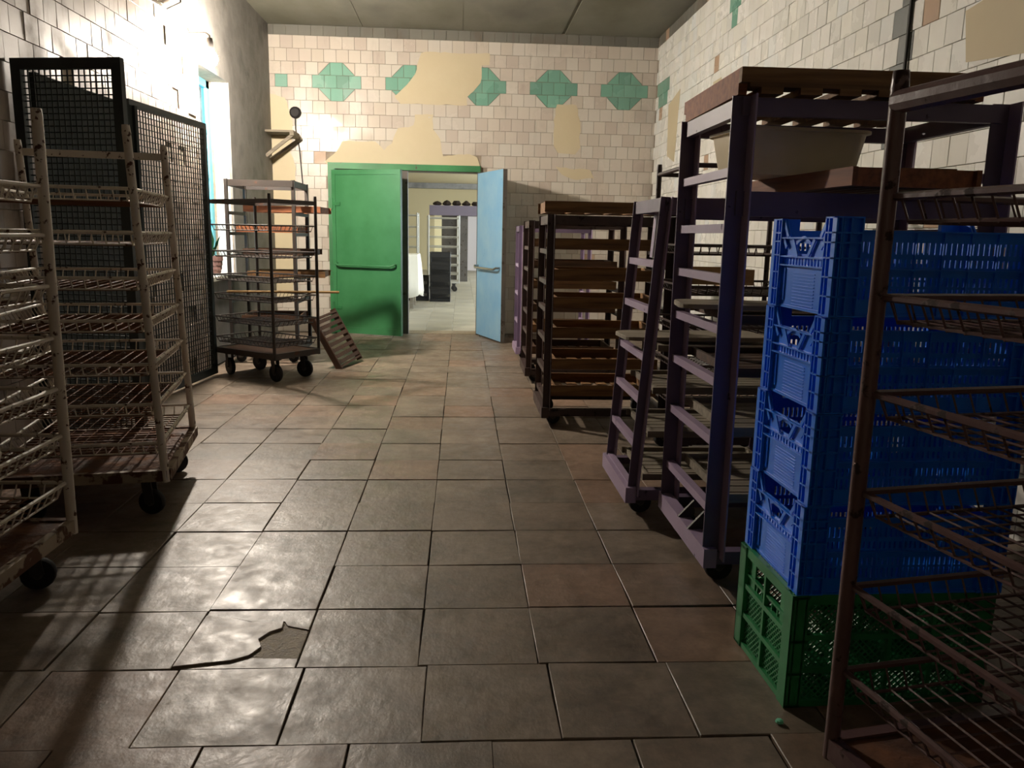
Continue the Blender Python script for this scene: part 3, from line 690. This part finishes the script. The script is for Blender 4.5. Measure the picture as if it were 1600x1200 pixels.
wood_tray('brown wooden tray lying on the reddish one in the large purple rack', (1.695, 3.13), 1.559, R(-2), .28, .4, .03, 'wood_brown', 5, None, 'x', t=.012, smat='wood_dark')
plank('rounded grey board jutting out between the posts of the large purple rack', (1.22, 3.14), 1.048, R(-8), .70, .28)
for z, nm in ((.33, 'lowest'), (.59, 'second lowest'), (.815, 'middle'), (1.01, 'upper')):
    wood_tray(f'{nm} weathered slatted tray in the large purple rack', ((FX+FX1)/2, 3.12), z, 0, .85, .58, .035, 'wood_grey' if z < .7 else 'wood_dark', 7, 'weathered trays in the purple rack', 'x', t=.014, gap=.2)
# tub
def tub():
    root = empty('plastic_tub', (1.27, 3.16, 1.5585), R(6), 'cream plastic tub on the wooden tray in the purple rack', 'tub')
    m = MB(); secs = []
    def rr(w, d, r, z, n=5):
        pts = []
        for cx, cy, a0 in ((w/2-r, d/2-r, 0), (-w/2+r, d/2-r, 90), (-w/2+r, -d/2+r, 180), (w/2-r, -d/2+r, 270)):
            for i in range(n+1): a = R(a0+90*i/n); pts.append((cx+r*math.cos(a), cy+r*math.sin(a), z))
        return pts
    secs = [rr(.44, .30, .05, 0), rr(.46, .32, .06, .03), rr(.50, .36, .06, .155), rr(.53, .39, .07, .157), rr(.53, .39, .07, .167), rr(.495, .355, .06, .165), rr(.45, .31, .05, .02)]
    n = len(secs[0]); vs = [p for s in secs for p in s]; fs = []
    for i in range(len(secs)-1):
        for k in range(n): fs.append((i*n+k, i*n+(k+1) % n, (i+1)*n+(k+1) % n, (i+1)*n+k))
    fs += [tuple(range(n))[::-1], tuple((len(secs)-1)*n+k for k in range(n))]
    m._add(vs, fs).build('tub_body', 'tub_plastic', root, True)
tub()
# tube rack behind the purple racks, against nothing but the right wall
tube_rack('wire_rack', 'brown tube rack with wire shelves behind the purple racks', (1.21+.36, 4.62), 0, .72, .70, 1.76, .2, [.4, .62, .84, 1.06, 1.28, 1.50], 'brown_paint', 'rust_deck', None, pr=.016, top='all', drop=.045)
wood_tray('pale new wooden tray on the brown tube rack behind the purple posts', (1.42, 4.46), 1.072, R(-6), .38, .36, .085, 'wood_pale', 5, None, 'x', t=.018)

# foreground right rack
tube_rack('wire_rack', 'maroon tube rack with wire trays in the right foreground', (.892+.375*math.cos(R(10))+.42*math.sin(R(10)), 1.655+.375*math.sin(R(10))-.42*math.cos(R(10))), R(10), .75, .84, 1.66, .13,
          [.33, .54, .765, .99, 1.20, 1.41], 'maroon_paint', 'rust_deck', None, pr=.0175, top='sides', trail=.024, drop=.05, pitch=.045, rod=.0085, wire=.003, cast=.045)

# rack with trays behind the cart
frame_rack('tray_rack', 'dark open frame rack with wooden trays standing behind the wire cart', -2.28, -1.64, 8.05, 8.72, 1.80, .14, [.40, .62, .84, 1.06, 1.28, 1.48], 'dark_steel', 'dark_steel', None, f=.04)
for i, (z, mt, dx) in enumerate(((1.497, 'wood_orange', .16), (1.297, 'wood_orange', .0), (1.077, 'wood_dark', .1), (.857, 'wood_brown', .16), (.417, 'wood_dark', 0))):
    wood_tray(f'{["topmost", "second", "third", "fourth", "lowest"][i]} wooden tray in the rack behind the wire cart', (-1.92+dx, 8.38), z, R(2*i-3), .60+dx, .5, .06, mt, 6, 'wooden trays behind the cart', 'y', t=.016)
# slatted tray leaning against the cart
lt = wood_tray('dark slatted wooden tray leaning on its end against the wire cart', (-1.20, 7.86), .02, 0, .58, .52, .06, 'wood_dark', 8, None, 'y', t=.02, gap=.4, smat='wood_dark')
ax = Vector((-.26, .03, .48)).normalized(); ay = Vector((.30, .95, 0)); ay = (ay-ax*ay.dot(ax)).normalized(); az = ax.cross(ay)
if az.x < 0: pass
lt.matrix_world = Matrix(((ax.x, ay.x, az.x, -1.22), (ax.y, ay.y, az.y, 7.98), (ax.z, ay.z, az.z, .275), (0, 0, 0, 1)))

# ------------------------------------------------------------------ plastic crates
CW, CD, CH = .60, .40, .258
def blue_crate_meshes():
    t = .004; W, D, H = CW, CD, CH; out = {}
    out['base'] = MB().box(-W/2+.01, W/2-.01, -D/2+.01, D/2-.01, 0, .008).mesh('base', 'blue_plastic')
    # corner column: two ribbed flanges, rising above the side walls
    c = MB(); L1, L2 = .075, .062
    c.box(0, L1, .014, .014+t, 0, H).box(.014, .014+t, 0, L2, 0, H)
    for x in (0, .02, .04, L1-t): c.box(x, x+t, 0, .014, .004, H)
    for y in (.018, .040, L2-t): c.box(0, .014, y, y+t, .004, H)
    for z in (0, .05, .10, .15, .19, .215, H-t): c.box(0, L1, 0, .014, z, z+t); c.box(0, .014, .014, L2, z, z+t)
    out['corner_post'] = c.mesh('corner_post', 'blue_plastic')
    # long side (along x) with rows of slots
    s = MB(); x0, x1 = -W/2+.075, W/2-.075
    bands = [(.0, .045, 0), (.045, .075, 1), (.075, .082, 0), (.082, .105, 1), (.105, .125, 0), (.125, .132, 0), (.132, .152, 1), (.152, .165, 0), (.165, .195, 1), (.195, .225, 0)]
    n = 30
    for a, b, hole in bands:
        if not hole: s.box(x0, x1, 0, t, a, b)
        else:
            for i in range(n+1):
                x = x0+(x1-x0)*i/n; s.box(max(x0, x-.0042), min(x1, x+.0042), 0, t, a, b)
    for z in (0, .122, .221): s.box(x0, x1, -.010, 0, z, z+t)
    for i in range(7): x = x0+(x1-x0)*i/6; s.box(x-t/2, x+t/2, -.008, 0, 0, .225)
    out['long_side'] = s.mesh('long_side', 'blue_plastic')
    # short side (along local x), notch at the top between the corners, grip hole, slots and a plain panel
    s = MB(); a = D/2-.062; g = .045
    s.box(-a, a, 0, t, 0, .125)                                   # panel
    for z in [.012+.009*i for i in range(11)]: s.box(-a*.45, a*.55, -.0022, 0, z, z+.0025)
    s.box(-a, a, 0, t, .145, .152)
    for i in range(15):
        x = -a+2*a*i/14; s.box(max(-a, x-.005), min(a, x+.005), 0, t, .125, .145)
    s.box(-a, -g, 0, t, .152, .205).box(g, a, 0, t, .152, .205).box(-g, g, 0, t, .187, .205)
    s.box(-g, g, 0, t, .152, .158)
    for z in (.122, .147, .200): s.box(-a, a, -.012, 0, z, z+t)
    for q in (-1, 1):
        s.bar((q*(a+.0), -.006, H-.006), (q*(a-.035), -.006, .205), .012, t, (0, 1, 0))
        s.bar((q*(g+.025), -.006, .20), (q*(g-.012), -.006, .150), .012, t, (0, 1, 0))
        s.bar((q*(a-.005), -.006, .20), (q*(a-.03), -.006, .175), .012, t, (0, 1, 0))
        s._add([(q*a, 0, .205), (q*a, t, .205), (q*a, 0, H), (q*a, t, H), (q*(a-.035), 0, .205), (q*(a-.035), t, .205)], [(0, 4, 2), (1, 3, 5), (0, 2, 3, 1), (2, 4, 5, 3), (0, 1, 5, 4)])
        for x in (a-.012, a-.024): s.box(min(q*x, q*(x+t)), max(q*x, q*(x+t)), -.004, 0, .02, .115)
    arc = [(-g+2*g*i/8, .187-.0+.016*math.sin(math.pi*i/8)) for i in range(9)]
    for i in range(8): s.bar((arc[i][0], -.005, arc[i][1]), (arc[i+1][0], -.005, arc[i+1][1]), .010, t, (0, 1, 0))
    out['short_side'] = s.mesh('short_side', 'blue_plastic'); return out
def crate_from(meshes, name, label, c, z, rz, W, D, group):
    root = empty(name, (c[0], c[1], z), rz, label, 'crate', group)
    link('base', meshes['base'], root)
    link('long_side', meshes['long_side'], root, (0, -D/2+.014, 0)); link('long_side', meshes['long_side'], root, (0, D/2-.014, 0), (0, 0, math.pi))
    link('short_side', meshes['short_side'], root, (-W/2+.014, 0, 0), (0, 0, R(-90))); link('short_side', meshes['short_side'], root, (W/2-.014, 0, 0), (0, 0, R(90)))
    for sx in (-1, 1):
        for sy in (-1, 1):
            o_ = link('corner_post', meshes['corner_post'], root, (sx*W/2, sy*D/2, 0)); o_.scale = (-sx, -sy, 1)
    return root
def green_crate_meshes(W, D, H):
    t = .005; out = {'base': MB().box(-W/2+.01, W/2-.01, -D/2+.01, D/2-.01, 0, .008).mesh('base', 'green_plastic')}
    c = MB().box(0, .045, .012, .012+t, 0, H).box(.012, .012+t, 0, .045, 0, H).box(.040, .045, 0, .012, 0, H).box(0, .012, .040, .045, 0, H)
    c.box(0, .05, 0, .005, 0, H).box(0, .005, 0, .05, 0, H)
    for z in (0, .10, .20, H-.012): c.box(0, .05, 0, .05 if z in (0,) else .014, z, z+.008); c.box(0, .014, 0, .05, z, z+.008)
    out['corner_post'] = c.mesh('corner_post', 'green_plastic')
    def lattice(s, x0, x1, z0, z1, step):
        for sg in (1, -1):
            k = x0-(z1-z0)
            while k < x1+(z1-z0):
                p = []; 
                xa, za, xb, zb = k, (z0 if sg > 0 else z1), k+(z1-z0), (z1 if sg > 0 else z0)
                def clip(xc): return za+(zb-za)*(xc-xa)/(xb-xa)
                if xb > x0 and xa < x1:
                    if xa < x0: za, xa = clip(x0), x0
                    if xb > x1: zb, xb = clip(x1), x1
                    if abs(xb-xa) > .004: s.bar((xa, .002, za), (xb, .002, zb), .004, .004, (0, 1, 0))
                k += step
    def side(a, handle):
        s = MB(); zs = [.018, .115, .215]; cols = 2 if handle else 4
        for z in (0, .105, .205, H-.03): s.box(-a, a, -.010, t, z, z+(.016 if z else .018) if z < H-.04 else H)
        for i in range(cols+1): x = -a+2*a*i/cols; s.box(x-.006, x+.006, -.010, t, 0, H)
        for i in range(cols):
            xa, xb = -a+2*a*i/cols+.006, -a+2*a*(i+1)/cols-.006
            for z0, z1 in ((.018, .105), (.121, .205)): lattice(s, xa, xb, z0, z1, .02)
            if not handle: lattice(s, xa, xb, .221, H-.03, .02)
        if handle:
            for x0, x1 in ((-a, -a*.62), (a*.62, a)): s.box(x0, x1, 0, t, .221, H-.03)
            for i in range(9): x = -a+2*a*i/8; s.box(x-.003, x+.003, 0, t, .221, .25)
            s.box(-a, a, -.006, t, .25, .258)
        return s
    out['long_side'] = side(W/2-.045, False).mesh('long_side', 'green_plastic'); out['short_side'] = side(D/2-.045, True).mesh('short_side', 'green_plastic')
    return out
GC = (.925+.30, 2.215)
crate_from(green_crate_meshes(.60, .40, .343), 'plastic_crate', 'green lattice plastic crate at the bottom of the blue crate stack', GC, 0.0, R(1), .60, .40, None)
bmesh_ = blue_crate_meshes(); z = .343
for i, nm in enumerate(('lowest blue crate, standing on the green crate', 'second blue plastic crate from the bottom of the stack', 'third blue plastic crate from the bottom of the stack', 'topmost blue plastic crate with its notched rim free')):
    crate_from(bmesh_, 'plastic_crate', nm, (GC[0]+(.012, .016, .022, .026)[i], GC[1]), z, R((.6, 1.2, .4, 1.0)[i]), CW, CD, 'blue crates in the stack'); z += CH+.0015
o = MB().lathe([(.004, 0), (.012, .002), (.010, .008), (.003, .010)], 7).build('plastic_scrap', 'mint_scrap', None, loc=(.89, 1.94, .001)); tag(o, 'tiny mint green scrap on the floor before the green crate', 'scrap')

# ------------------------------------------------------------------ things in the far hall
def dark_crate(c, z, label):
    root = empty('dark_crate', (c[0], c[1], z), 0, label, 'crate', 'dark crates in the hall')
    def mk():
        m = MB().box(-.2, .2, -.3, .3, 0, .01)
        for x in (-.2, .19): m.box(x, x+.01, -.3, .3, 0, .05).box(x, x+.01, -.3, .3, .15, .235)
        for y in (-.3, .29): m.box(-.2, .2, y, y+.01, 0, .05).box(-.2, .2, y, y+.01, .15, .235)
        for k in range(12): x = -.2+.0343*k; m.box(x, x+.022, -.300, -.29, .05, .15).box(x, x+.022, .29, .300, .05, .15)
        for k in range(18): y = -.3+.0345*k; m.box(-.2, -.19, y, y+.022, .05, .15).box(.19, .2, y, y+.022, .05, .15)
        return m.mesh('crate_shell', 'black_plastic')
    link('crate_shell', cached('dcrate', mk), root)
    rim = cached('drim', lambda: MB().box(-.205, .205, -.305, -.285, .228, .24).box(-.205, .205, .285, .305, .228, .24).box(-.205, -.185, -.285, .285, .228, .24).box(.185, .205, -.285, .285, .228, .24).mesh('rim', 'black_plastic')); link('rim', rim, root)
for s, (x, y, n) in enumerate(((-.42, 16.1, 4), (-.86, 16.25, 2))):
    for i in range(n): dark_crate((x, y), i*.241, f'{["lowest", "second", "third", "topmost"][i]} black crate of the {"taller" if s == 0 else "shorter"} stack seen through the doorway')
tb = empty('work_table', (-1.58, 14.6, 0), 0, 'table under a white cloth just inside the hall', 'table')
MB().box(-.8, .78, -.45, .45, .90, .94).build('table_top', 'wood_grey', tb)
for x in (-.74, .70):
    for y in (-.38, .38): MB().box(x-.03, x+.03, y-.03, y+.03, 0, .90).build('leg', 'wood_grey', tb)
cl = MB(); N = 26; hx, hy = .80, .47; rings = []
for lv, (off, zz) in enumerate(((-.30, .950), (0.0, .950), (.012, .935), (.03, .78), (.05, .54), (.06, .28))):
    ring = []
    for k in range(N*4):
        sd, u = divmod(k, N); u = u/N*2-1
        x, y = ((u*hx, -hy), (hx, u*hy), (-u*hx, hy), (-hx, -u*hy))[sd]
        if lv == 0: x, y = x*.6, y*.3
        n_ = Vector((x/hx, y/hy, 0)).normalized(); wv = .022*math.sin(k*.9)*max(0, lv-2)/2
        ring.append((x+n_.x*(max(off, 0)+wv), y+n_.y*(max(off, 0)+wv), zz-(.08*math.sin(k*.21)**2 if lv == 5 else 0)))
    rings.append(ring)
n_ = N*4; vs = [p for g in rings for p in g]; fs = [tuple(range(n_))]
for i in range(len(rings)-1):
    for k in range(n_): fs.append((i*n_+k, i*n_+(k+1) % n_, (i+1)*n_+(k+1) % n_, (i+1)*n_+k))
o = cl._add(vs, fs).build('white_cloth', 'cloth_white', None, True, loc=(-1.58, 14.6, 0)); tag(o, 'white cloth hanging over the table edge in the hall', 'cloth')
md = o.modifiers.new('thickness', 'SOLIDIFY'); md.thickness = .006; md.offset = 1
tube_rack('hall_rack', 'pale metal rack standing in the hall behind the black crates', (-.43, 18.9), R(4), .70, .60, 1.74, .22, [.42, .62, .83, 1.04, 1.26, 1.48], 'rack_grey_metal', 'rack_grey_metal', 'racks in the hall', pr=.02, top='all', drop=.03, pitch=.12, rod=.01, deck=True)
tube_rack('hall_rack', 'pale metal rack at the left edge of the doorway view in the hall', (-1.55, 21.5), 0, .78, .6, 1.85, .22, [.45, .72, .98, 1.24, 1.50], 'rack_grey_metal', 'rack_grey_metal', 'racks in the hall', pr=.022, top='all', drop=.03, pitch=.12, rod=.011)
hd = empty('oven_hood', (-.15, 23.0, 0), 0, 'grey oven hood on posts at the end of the hall', 'oven')
MB().box(-.75, .75, -.4, .4, 1.83, 2.10).build('hood', 'hood_grey', hd)
MB().box(.10, .32, -.2, .3, 0, 1.83).build('oven_side', 'dark_grey_paint', hd); MB().box(-.62, -.42, -.2, .3, 0, 1.83).build('column', 'column_cream', hd); MB().box(-.42, .10, .1, .3, 0, 1.83).build('oven_wall', 'dark_grey_paint', hd)
rr_ = random.Random(9)
for i in range(5):
    x = -.6+.30*i; m = MB(); 
    m.lathe([(.02, 0), (.11, .02), (.13, .06), (.08, .10+.02*(i % 3)), (.02, .12+.03*(i % 2))], 8)
    o = m.build('dark_bundle', 'soil', None, loc=(-.15+x*.9, 22.85, 2.10)); tag(o, f'{["leftmost", "second", "middle", "fourth", "rightmost"][i]} dark rag bundle lying on top of the oven hood', 'bundle', 'bundles on the oven hood')
dd = empty('door_3', (.46, YH-.03, 0), 0, 'white door in the end wall of the hall', 'door', kind='structure')
MB().box(-.45, .45, -.02, .02, 0, 2.1).build('leaf_panel', 'door_white', dd)
for a, b, z0, z1 in ((-.5, -.43, 0, 2.15), (.43, .5, 0, 2.15), (-.5, .5, 2.1, 2.17)): MB().box(a, b, -.05, .0, z0, z1).build('door_casing', 'door_white', dd)
MB().box(.36, .40, -.06, -.02, .98, 1.06).build('door_handle', 'chrome', dd)

# ------------------------------------------------------------------ last small things
o = MB().tube([(-2.10, 7.30, .7705), (-1.6, 7.36, .7705), (-1.12, 7.415, .7705)], .011, 8).build('wooden_pole', 'wood_pale', None, True); tag(o, 'pale wooden pole lying across a tray of the wire cart', 'pole')
o = MB().tube([(XR-.022, 4.55, 1.2), (XR-.022, 4.55, ZC-.02)], .010, 8).build('wall_pipe', 'cable_black', None, True); tag(o, 'thin dark pipe running up beside the grey tile strip', 'pipe')
bg = MB(); rb = random.Random(4); prof = []
n = 12; rings = []
for i in range(7):
    a = math.pi*i/6; rr0 = .052*math.sin(a)+.004; z = .045*(1-math.cos(a))
    rings.append([(rr0*rb.uniform(.8, 1.15)*math.cos(2*math.pi*k/n), rr0*rb.uniform(.8, 1.15)*math.sin(2*math.pi*k/n), z) for k in range(n)])
fs = [tuple(range(n))[::-1], tuple(6*n+k for k in range(n))]
for i in range(6):
    for k in range(n): fs.append((i*n+k, i*n+(k+1) % n, (i+1)*n+(k+1) % n, (i+1)*n+k))
o = bg._add([p for g in rings for p in g], fs).build('plastic_bag', 'cloth_white', None, loc=(-1.575, 2.64, .515)); tag(o, 'crumpled white bag on a tray at the left edge', 'bag')
